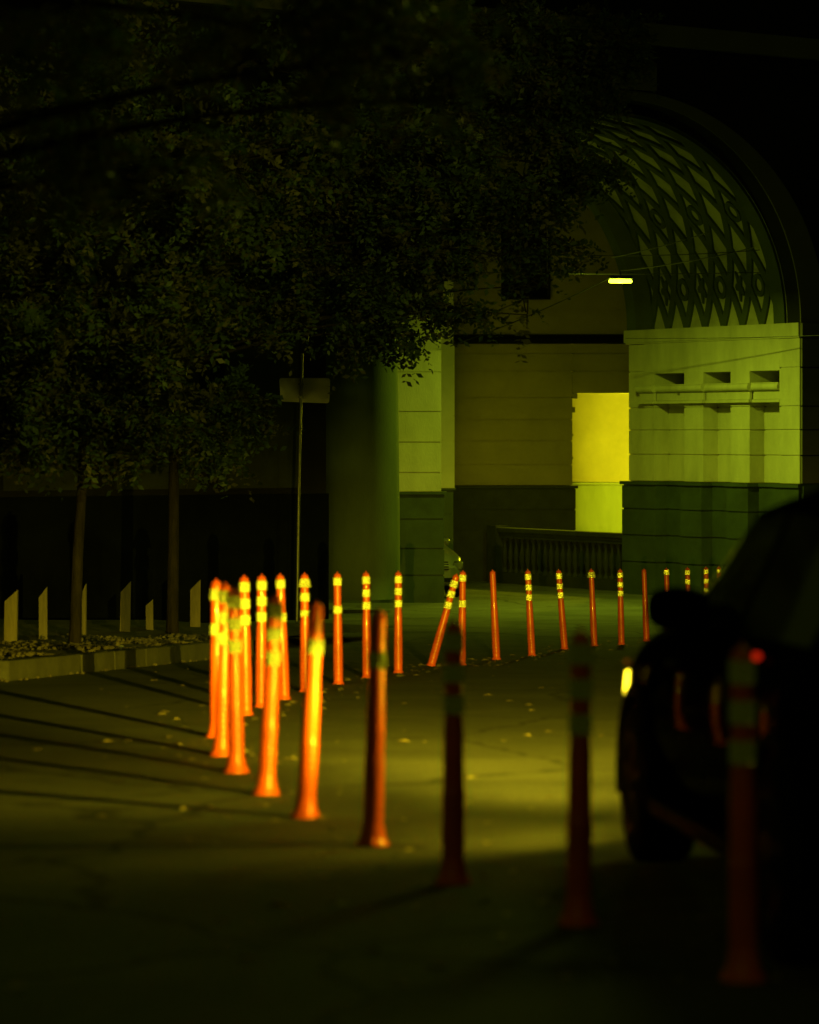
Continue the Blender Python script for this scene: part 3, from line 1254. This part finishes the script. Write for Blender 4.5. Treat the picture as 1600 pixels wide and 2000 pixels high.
c_loc = Vector((1.90, 10.98, gz(10.98) + .01))
car = empty('parked_car', c_loc, 'black car with its headlights on, cut by the right edge behind the nearest bollard', 'car', rz=R(5))
car.rotation_euler = (R(-1.3), 0, R(5))
make_car(car, M['paint'], M['lens'], True)
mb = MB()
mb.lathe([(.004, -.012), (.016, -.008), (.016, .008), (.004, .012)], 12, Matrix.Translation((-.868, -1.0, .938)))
mb.build('red_spot', M['redlight'], car)  # small glowing red dot set on the car's side
# small black plates, added over the lamps, cut the beams off at about the horizon, as dipped headlights do
for s in (-1, 1):
    mb = MB()
    mb.box(s * .70 - .12, s * .70 + .12, 2.15, 2.31, .733, .739)
    mb.build('beam_shield', M['trim'], car)
l = lamp('spill', 'SPOT', (-.76, 2.20, .712), P_SPILL, HEAD, car, shadow_soft_size=.012, spot_size=R(160), spot_blend=.6)
aim(l, (-1.0, .8, -.15))
# each beam is a bright core inside weaker, wider cones, so its lower edge fades out along the road
for cone, f, sx in ((30, 1.0, 5.6), (46, .44, 3.6), (70, .09, 2.4)):
    l = lamp('dipped_beam', 'SPOT', (-.74, 2.20, .730), P_HEAD_WIDE * f, HEAD, car, shadow_soft_size=.005, spot_size=R(cone), spot_blend=1.0)
    aim(l, (-.60, 1.0, -.095))
    l.scale = (sx, 1, 1)
for s, q in ((-1, 1.0), (1, .2)):
    for cone, f, sx in ((28, .85, 1.55), (44, .30, 1.15), (54, .10, 1.0), (68, .035, .9)):
        l = lamp('main_beam', 'SPOT', (s * .70, 2.20, .730), P_HEAD_MAIN * q * f, HEAD, car, shadow_soft_size=.005, spot_size=R(cone), spot_blend=1.0)
        aim(l, (-.03, 1.0, -.035))
        l.scale = (sx, 1, 1)

c2 = empty('parked_car', (-.25, 61.0, gz(61)), 'pale silver car half hidden behind the inner pier of the archway', 'car', rz=R(172))
c2.rotation_euler = (0, 0, R(180 + 14))
make_car(c2, M['paint2'], M['deadlens'], False)
mb = MB()
mb.box(-.26, .26, 2.18, 2.195, .44, .55)
pt = mb.build('number_plate', M['plate'], c2)
cu = bpy.data.curves.new('plate_letters', 'FONT')
cu.body = 'KK'
cu.size = .12
cu.align_x = 'CENTER'
cu.extrude = .002
to = bpy.data.objects.new('plate_letters_text', cu)
C.objects.link(to)
dg = bpy.context.evaluated_depsgraph_get()
tm = bpy.data.meshes.new_from_object(to.evaluated_get(dg))
bpy.data.objects.remove(to)
tm.materials.clear()
tm.materials.append(M['ink'])
tl = bpy.data.objects.new('plate_letters', tm)
C.objects.link(tl)
tl.parent = pt
tl.location = (-.15, 2.199, .452)
tl.rotation_euler = (R(90), 0, R(180))

# ------------------------------------------------------------------ sign on its pole
sp = at(580, 1000, 48.6)
sp.z = gz(48.6)
sign = empty('road_sign', sp, 'road sign on a thin grey pole, seen from behind in front of the round column', 'sign')
YSG = sp.y
mb = MB()
zt = at(590, 690, YSG).z - sp.z
mb.tube([(0, 0, 0), (.03, 0, zt * .5), (at(590, 690, YSG).x - sp.x, 0, zt)], .024, 12)
mb.build('pole', M['steel'], sign)
mb = MB()
c = [at(545, 738, YSG), at(645, 738, YSG), at(643, 788, YSG), at(548, 784, YSG)]
c = [q - sp for q in c]
out = []
for i, q in enumerate(c):
    a, b = c[i - 1], c[(i + 1) % 4]
    for k in range(4):
        w = k / 3
        p1 = q + (a - q).normalized() * .05 * (1 - w) ** 2 + (b - q).normalized() * .05 * w ** 2
        out.append(p1)
n = len(out)
dish = lambda p: .045 + .02 * ((p.x - c[0].x) / .8 - .5) ** 2
vs = [(p.x, dish(p), p.z) for p in out] + [(p.x, dish(p) + .012, p.z) for p in out]
mb.add(vs, [tuple(range(n)), tuple(range(2 * n - 1, n - 1, -1))] + [(k, k + n, (k + 1) % n + n, (k + 1) % n) for k in range(n)])
mb.build('sign_plate', M['sign'], sign)
mb = MB()
for z in (c[0].z - .1, c[2].z + .1):
    mb.box(-.0 + .02, .11, -.036, .042, z - .015, z + .015)
mb.build('clamp', M['steel'], sign)

# ------------------------------------------------------------------ kerb stones
KG = 'kerb stones edging the planting bed'
kd = (KB - KA)
klen = kd.length
kd.normalize()
KLAB = ['leftmost pale kerb stone at the photo edge, below the first wooden stake',
        'kerb stone below the thin stake left of the thicker trunk',
        'kerb stone in front of the left tree trunk, striped by a bollard shadow',
        'kerb stone between the left trunk and the pale pebble',
        'kerb stone directly below the pale round pebble',
        'kerb stone left of the right tree trunk, behind a dark shadow stripe',
        'kerb stone in front of the right tree trunk',
        'last kerb stone seen before the row of lit bollards', ]
step = 1.02
kp = None
for i, lab in enumerate(KLAB):
    a = KA + kd * (i * step - .05)
    if kp is None:
        mb = MB()
        L = step - .022
        mb.hexa([(0, -.16, -.08), (L, -.16, -.08), (L, .0, -.08), (0, .0, -.08), (0.006, -.15, .185), (L - .006, -.15, .185), (L - .006, -.012, .185), (.006, -.012, .185)])
        # stones run along local x; outer face at -y side
        o = kp = mb.build('kerb_stone', M['kerb'])
    else:
        o = kp.copy()
        C.objects.link(o)
    ang = math.atan2(kd.y, kd.x)
    o.location = (a.x, a.y, gz(a.y))
    sl = (gz(a.y + 1) - gz(a.y))
    o.rotation_euler = (0, -math.atan(sl * kd.y), ang + R(rnd.uniform(-.9, .9)))
    tag(o, lab, 'kerb stone', KG)

# ------------------------------------------------------------------ wooden stakes
SG = 'pointed wooden stakes in the planting bed'
STK = [(21, 1264, 1152, 25, 'widest slant cut stake at the left edge of the bed'),
       (85, 1252, 1146, 16, 'narrow slant cut stake between the widest stake and the left trunk'),
       (164, 1247, 1140, 9, 'thin stake showing just right of the left trunk'),
       (244, 1241, 1135, 20, 'stake midway between the two tree trunks, behind the pale pebble'),
       (293, 1235, 1170, 14, 'short dark stake close to the left side of the right trunk'),
       (381, 1230, 1132, 20, 'dim stake just right of the right trunk')]
for (px, by, ty, wpx, lab) in STK:
    p = ground_at(px, by, .16)
    h = (by - ty) / F * p.y
    w = wpx / F * p.y
    mb = MB()
    d = .035
    hx = w / 2
    lean = rnd.uniform(-.015, .02)
    mb.hexa([(-hx, -d, -.1), (hx, -d, -.1), (hx, d, -.1), (-hx, d, -.1),
             (-hx + lean, -d, h * .80), (hx + lean, -d, h), (hx + lean, d, h), (-hx + lean, d, h * .80)])
    o = mb.build('wooden_stake', M['wood'])
    o.location = p
    o.rotation_euler = (0, 0, R(rnd.uniform(-12, 12)))
    tag(o, lab, 'stake', SG)

# ------------------------------------------------------------------ gravel, litter, pebbles
def ico():
    t = (1 + 5 ** .5) / 2
    v = [(-1, t, 0), (1, t, 0), (-1, -t, 0), (1, -t, 0), (0, -1, t), (0, 1, t), (0, -1, -t), (0, 1, -t), (t, 0, -1), (t, 0, 1), (-t, 0, -1), (-t, 0, 1)]
    f = [(0, 11, 5), (0, 5, 1), (0, 1, 7), (0, 7, 10), (0, 10, 11), (1, 5, 9), (5, 11, 4), (11, 10, 2), (10, 7, 6), (7, 1, 8), (3, 9, 4), (3, 4, 2), (3, 2, 6), (3, 6, 8), (3, 8, 9), (4, 9, 5), (2, 4, 11), (6, 2, 10), (8, 6, 7), (9, 8, 1)]
    return [Vector(p).normalized() for p in v], f


IV, IF = ico()


def stone(mb, p, r):
    rx, ry, rz_ = r * rnd.uniform(.7, 1.3), r * rnd.uniform(.7, 1.3), r * rnd.uniform(.5, .9)
    a = rnd.uniform(0, PI)
    ca, sa = math.cos(a), math.sin(a)
    vs = []
    for q in IV:
        x, y, z = q.x * rx * rnd.uniform(.85, 1.1), q.y * ry * rnd.uniform(.85, 1.1), q.z * rz_
        vs.append((p[0] + x * ca - y * sa, p[1] + x * sa + y * ca, p[2] + z))
    mb.add(vs, IF)


mb = MB()
for _ in range(2400):
    y = rnd.uniform(27.5, 37.5)
    k = abs(rnd.gauss(0, .9))
    x = kerb_x(y) - .2 - k
    stone(mb, (x, y, gz(y) + .17 + .03 * math.sin(3 * x + 2.1 * y) + .016 * k), rnd.uniform(.008, .034))
tag(mb.build('gravel', M['gravel']), 'loose gravel and stones covering the planting bed', 'gravel', kind='stuff')
mb = MB()
for _ in range(420):
    y = rnd.uniform(27.5, 36.5)
    x = kerb_x(y) + .05 + abs(rnd.gauss(0, .06))
    stone(mb, (x, y, gz(y) + .008), rnd.uniform(.010, .03))
tag(mb.build('kerb_grit', M['gravel']), 'grit and small stones gathered along the foot of the kerb', 'grit', kind='stuff')

mb = MB()
def litter_leaf(x, y, r):
    z = gz(y) + .006
    a = rnd.uniform(0, 2 * PI)
    pts = []
    for k, (u, w, h) in enumerate(((-1, 0, .0), (-.2, .5, .25), (.9, 0, .05), (-.1, -.5, .3))):
        X, Y = u * r, w * r
        pts.append((x + X * math.cos(a) - Y * math.sin(a), y + X * math.sin(a) + Y * math.cos(a), z + h * r * rnd.uniform(.3, 1.2)))
    mb.add(pts, [(0, 1, 2), (0, 2, 3)])
bp = [ground_at(b[0], b[1]) for b in BOL]
for _ in range(520):
    i = rnd.randrange(0, len(bp) - 1)
    q = rnd.random()
    p = bp[i].lerp(bp[i + 1], q)
    litter_leaf(p.x + rnd.gauss(.08, .30), p.y + rnd.gauss(0, .3), rnd.uniform(.012, .045))
for _ in range(190):
    litter_leaf(rnd.uniform(-3, 3), 9 + 33 * rnd.random() ** 1.5, rnd.uniform(.012, .055))
tag(mb.build('leaf_litter', M['litter']), 'dry leaves and bits of litter scattered along the bollard row', 'litter', kind='stuff')


def pebble(px, py, r, lab, m):
    p = ground_at(px, py + r / 32 * F * .9, .15)
    mb = MB()
    n = 14
    prof = [(r * math.sin(PI * k / n) + .0008, -r * .9 * math.cos(PI * k / n)) for k in range(n + 1)]
    mb.lathe(prof, 18)
    o = mb.build('pebble', m)
    o.location = p + Vector((0, 0, r * .8))
    tag(o, lab, 'stone', None)


pebble(237, 1264, .034, 'pale round pebble glowing on the kerb edge between the trunks', M['pebble'])
pebble(227, 1257, .050, 'brown round stone behind the pale pebble on the kerb edge', M['gravel'])

# ------------------------------------------------------------------ trees
def leaf_mesh(name, mat_, twigs, parent, leaflets, ll, seed, droop=.35):
    """twigs: list of (origin, direction, length); leaflets are set in pairs along each twig, like a robinia leaf"""
    g = np.random.default_rng(seed)
    V_, F_ = [], []
    n = 0
    for (o, d, L) in twigs:
        o = np.array(o); d = np.array(d); d = d / np.linalg.norm(d)
        side = np.cross(d, np.array([g.normal(0, .5), g.normal(0, .5), 1.0]))
        side /= np.linalg.norm(side) + 1e-9
        up = np.cross(side, d)
        m = leaflets
        s = (np.arange(m) + .6) / m
        base = o + np.outer(s * L, d) + np.outer(-droop * L * s ** 2, [0, 0, 1])
        for sg in (1, -1):
            ln = ll * g.uniform(.5, 1.5, m)
            dirv = side * sg * .85 + d * .45 + up * g.normal(0, .35, (m, 1)) + g.normal(0, .15, (m, 3))
            dirv /= np.linalg.norm(dirv, axis=1)[:, None]
            wv = np.cross(dirv, up + g.normal(0, .4, (m, 3)))
            wv /= np.linalg.norm(wv, axis=1)[:, None] + 1e-9
            w = (ln * .26)[:, None]
            p0 = base
            p1 = base + dirv * (ln * .5)[:, None] + wv * w
            p2 = base + dirv * ln[:, None]
            p3 = base + dirv * (ln * .5)[:, None] - wv * w
            V_.append(np.stack([p0, p1, p2, p3], 1).reshape(-1, 3))
            k = np.arange(m) * 4 + n
            F_.append(np.stack([k, k + 1, k + 2, k + 3], 1))
            n += 4 * m
    Va = np.concatenate(V_); Fa = np.concatenate(F_)
    me = bpy.data.meshes.new(name)
    me.vertices.add(len(Va)); me.vertices.foreach_set('co', Va.ravel())
    me.loops.add(Fa.size); me.loops.foreach_set('vertex_index', Fa.ravel().astype(np.int32))
    me.polygons.add(len(Fa)); me.polygons.foreach_set('loop_start', (np.arange(len(Fa)) * 4).astype(np.int32))
    me.materials.append(mat_)
    me.update(calc_edges=True)
    me.validate()
    o = bpy.data.objects.new(name, me)
    C.objects.link(o)
    o.parent = parent
    return o


def tree(base, trunk, r0, blobs, lab, seed, leafmats, L=.36, ll=.085, leaflets=7, density=1.0):
    """base: world point; trunk: world points up the trunk; blobs: (centre, (rx,ry,rz), twig count)"""
    g = random.Random(seed)
    root = empty('tree', base, lab, 'tree')
    mb = MB()
    rad = [r0 * 1.25, r0] + [r0 * (1 - .45 * k / max(1, len(trunk) - 2)) for k in range(1, len(trunk) - 1)]
    mb.tube([p - base for p in trunk], rad, 14)
    mb.build('trunk', M['bark'], root)
    lm = MB()
    groups = [[] for _ in leafmats]
    for bi, (c, rr, cnt) in enumerate(blobs):
        c = Vector(c)
        # a limb to the blob
        st = min(trunk[1:], key=lambda q: (q - c).length + max(0, q.z - c.z) * 2)
        mid = st.lerp(c, .5) + Vector((g.uniform(-.2, .2), g.uniform(-.2, .2), .12 * (c - st).length))
        pts = []
        for k in range(9):
            q = k / 8
            pts.append(st * (1 - q) ** 2 + mid * 2 * q * (1 - q) + c * q * q - base)
        ln = (c - st).length
        lm.tube(pts, [max(.008, r0 * .42 * min(1, ln / 3 + .2) * (1 - .85 * k / 8)) for k in range(9)], 7)
        # secondary branches, twigs clustered on them
        nb_ = max(4, cnt // 26)
        for j in range(nb_):
            while True:
                u = Vector((g.uniform(-1, 1), g.uniform(-1, 1), g.uniform(-1, 1)))
                if u.length < 1: break
            u = u.normalized() * (u.length ** .55)
            tip = c + Vector((u.x * rr[0], u.y * rr[1], u.z * rr[2]))
            s0 = c.lerp(tip, g.uniform(0, .25))
            bp_ = [s0, s0.lerp(tip, .5) + Vector((0, 0, .10)), tip]
            lm.tube([q - base for q in bp_], [.012, .008, .004], 5, caps=False)
            m = int(density * cnt / nb_)
            for _ in range(m):
                q = g.uniform(.25, 1.0)
                o = s0.lerp(tip, q) + Vector((g.gauss(0, .10), g.gauss(0, .10), g.gauss(0, .08)))
                d = (tip - s0).normalized() * .7 + Vector((g.gauss(0, .6), g.gauss(0, .6), g.gauss(-.15, .45)))
                if d.length < .05: d = Vector((1, 0, 0))
                k = g.randrange(len(leafmats))
                groups[k].append((tuple(o - base), tuple(d), L * g.uniform(.6, 1.3)))
    lm.build('limbs', M['bark'], root)
    for k, tw in enumerate(groups):
        if tw:
            leaf_mesh('crown', leafmats[k], tw, root, leaflets, ll, seed + k)
    return root


def blob(px, py, Y, rpx, rpy, ry, n):
    s = Y / F
    return (at(px, py, Y), (rpx * s, ry, rpy * s), n)


b1 = ground_at(145, 1262, .15)
Y1 = b1.y
tr1 = [b1 + Vector((0, 0, -.15)), at(148, 1215, Y1), at(152, 1080, Y1), at(162, 930, Y1), at(175, 780, Y1), at(185, 560, Y1), at(195, 330, Y1)]
B1 = [blob(40, 780, Y1 - .6, 190, 120, 1.2, 420), blob(250, 790, Y1 + .3, 190, 105, 1.2, 420), blob(60, 560, Y1, 230, 180, 1.6, 520),
      blob(330, 600, Y1 - .4, 210, 170, 1.5, 480), blob(190, 330, Y1 + .2, 260, 200, 1.7, 520), blob(-90, 320, Y1, 200, 220, 1.5, 200),
      blob(220, 90, Y1, 300, 170, 1.7, 420), blob(460, 330, Y1 - .2, 180, 190, 1.4, 380), blob(120, 690, Y1 - 1.4, 210, 110, .8, 300),
      blob(-60, 850, Y1 - .3, 130, 60, .8, 120), blob(130, 870, Y1 + .5, 150, 45, .8, 160)]
tree(b1, tr1, .066, B1, 'leafy street tree with the left of the two trunks, its crown filling the upper left', 11, [M['leaf'], M['leaf2']])

b2 = ground_at(337, 1242, .15)
Y2 = b2.y
tr2 = [b2 + Vector((0, 0, -.15)), at(337, 1200, Y2), at(339, 1050, Y2), at(340, 900, Y2), at(352, 720, Y2), at(380, 520, Y2), at(420, 320, Y2), at(470, 130, Y2)]
B2 = [blob(400, 840, Y2, 130, 60, 1.0, 170), blob(450, 810, Y2 + .4, 80, 60, 1.0, 140), blob(430, 630, Y2, 170, 110, 1.5, 340), blob(620, 545, Y2 + .3, 170, 115, 1.4, 400),
      blob(600, 400, Y2, 220, 180, 1.7, 560), blob(760, 500, Y2 + .5, 170, 140, 1.4, 440), blob(800, 300, Y2 + .2, 220, 170, 1.6, 520), blob(640, 170, Y2, 250, 180, 1.7, 480),
      blob(700, 635, Y2 - .3, 120, 50, .9, 140), blob(815, 655, Y2 + .2, 75, 20, .6, 34), blob(890, 600, Y2 + .4, 95, 32, .8, 70),
      blob(920, 400, Y2 + .8, 160, 115, 1.2, 230), blob(970, 500, Y2 + .6, 115, 55, .9, 80), blob(1070, 560, Y2 + .7, 80, 30, .5, 22), blob(1030, 615, Y2 + .7, 30, 40, .3, 7),
      blob(1050, 370, Y2 + 1, 140, 85, 1.1, 250), blob(1170, 350, Y2 + 1.1, 95, 55, .7, 110), blob(1110, 470, Y2 + .8, 60, 25, .5, 28),
      blob(970, 200, Y2 + .8, 200, 140, 1.4, 420), blob(1130, 120, Y2 + 1, 140, 120, 1.1, 330), blob(1220, 70, Y2 + 1, 75, 75, .8, 110), blob(1090, 230, Y2 + 1, 110, 75, .9, 180), blob(900, 60, Y2 + .5, 220, 110, 1.3, 330)]
tree(b2, tr2, .076, B2, 'leafy street tree with the right of the two trunks, long boughs across the arch', 23, [M['leaf'], M['leaf'], M['leaf2']])

# nearer tree whose trunk stands left of the picture; its drooping boughs hang blurred into the top
Y3 = 14.0
b3 = Vector((-4.2, Y3 + .5, gz(Y3)))
tr3 = [b3 + Vector((0, 0, -.1)), b3 + Vector((0, 0, .5)), b3 + Vector((.05, 0, 2.2)), b3 + Vector((.2, 0, 3.6)), b3 + Vector((.4, 0, 4.6))]
B3 = [blob(160, 200, Y3, 260, 170, .7, 130), blob(520, 60, Y3 - .3, 260, 130, .6, 150), blob(790, 110, Y3 - .6, 110, 110, .4, 70), blob(880, 190, Y3 - .6, 35, 60, .2, 10), blob(330, 330, Y3 + .3, 160, 80, .5, 30), blob(700, -40, Y3, 250, 80, .6, 80), blob(100, 20, Y3, 300, 120, .7, 120)]
tree(b3, tr3, .12, B3, 'near tree outside the left edge whose blurred boughs hang into the top of the picture', 31, [M['leaf2'], M['leaf']], L=.26, ll=.055)

# ------------------------------------------------------------------ street lamp right of the picture
slp = Vector((4.7, 22.0, gz(22.0)))
sl = empty('unseen_lamp', slp, 'street lamp on a tall pole beyond the right edge of the picture', 'street lamp')
mb = MB()
mb.tube([(0, 0, -.05), (0, 0, 6.2), (-.15, -.2, 6.8), (-.6, -.8, 7.0)], [.08, .05, .045, .04], 12)
mb.build('pole', M['steel'], sl)
mb = MB()
mb.box(-.80, -.50, -1.15, -.70, 6.96, 7.06)
mb.build('lamp_head', M['housing'], sl)
l = lamp('unseen_light', 'SPOT', (-.65, -.95, 6.90), P_STREET, (.80, 1.0, .05), sl, shadow_soft_size=.9, spot_size=R(75), spot_blend=.9)
aim(l, Vector((0.3, 9.0, gz(9))) - (slp + Vector((-.65, -.95, 6.9))))

# unseen lamp added behind the photographer to brighten the near bollards
rl = empty('unseen_lamp', Vector((-3.5, -5.0, gz(-5))), 'unseen lamp on a tall pole, added behind the photographer as fill light', 'street lamp')
mb = MB()
mb.tube([(0, 0, -.05), (0, 0, 6.4), (.1, .1, 7.0), (.6, .5, 7.2)], [.08, .05, .045, .04], 12)
mb.build('pole', M['steel'], rl)
mb = MB()
mb.box(.5, .8, .4, .85, 7.16, 7.26)
mb.build('lamp_head', M['housing'], rl)
l = lamp('unseen_light', 'SPOT', (.65, .65, 7.1), P_REAR, (1.0, .88, .05), rl, shadow_soft_size=.3, spot_size=R(80), spot_blend=.9)
aim(l, Vector((.8, 9.5, gz(9) + .3)) - (rl.location + Vector((.65, .65, 7.1))))

l = lamp('tree_fill', 'SPOT', (-.65, -.95, 6.88), P_TREES, (.88, .90, .07), sl, shadow_soft_size=.25, spot_size=R(46), spot_blend=.8)  # added fill spot that brightens the trees and the sign
aim(l, Vector((-3.2, 38.0, CZ + 2.3)) - (slp + Vector((-.65, -.95, 6.88))))
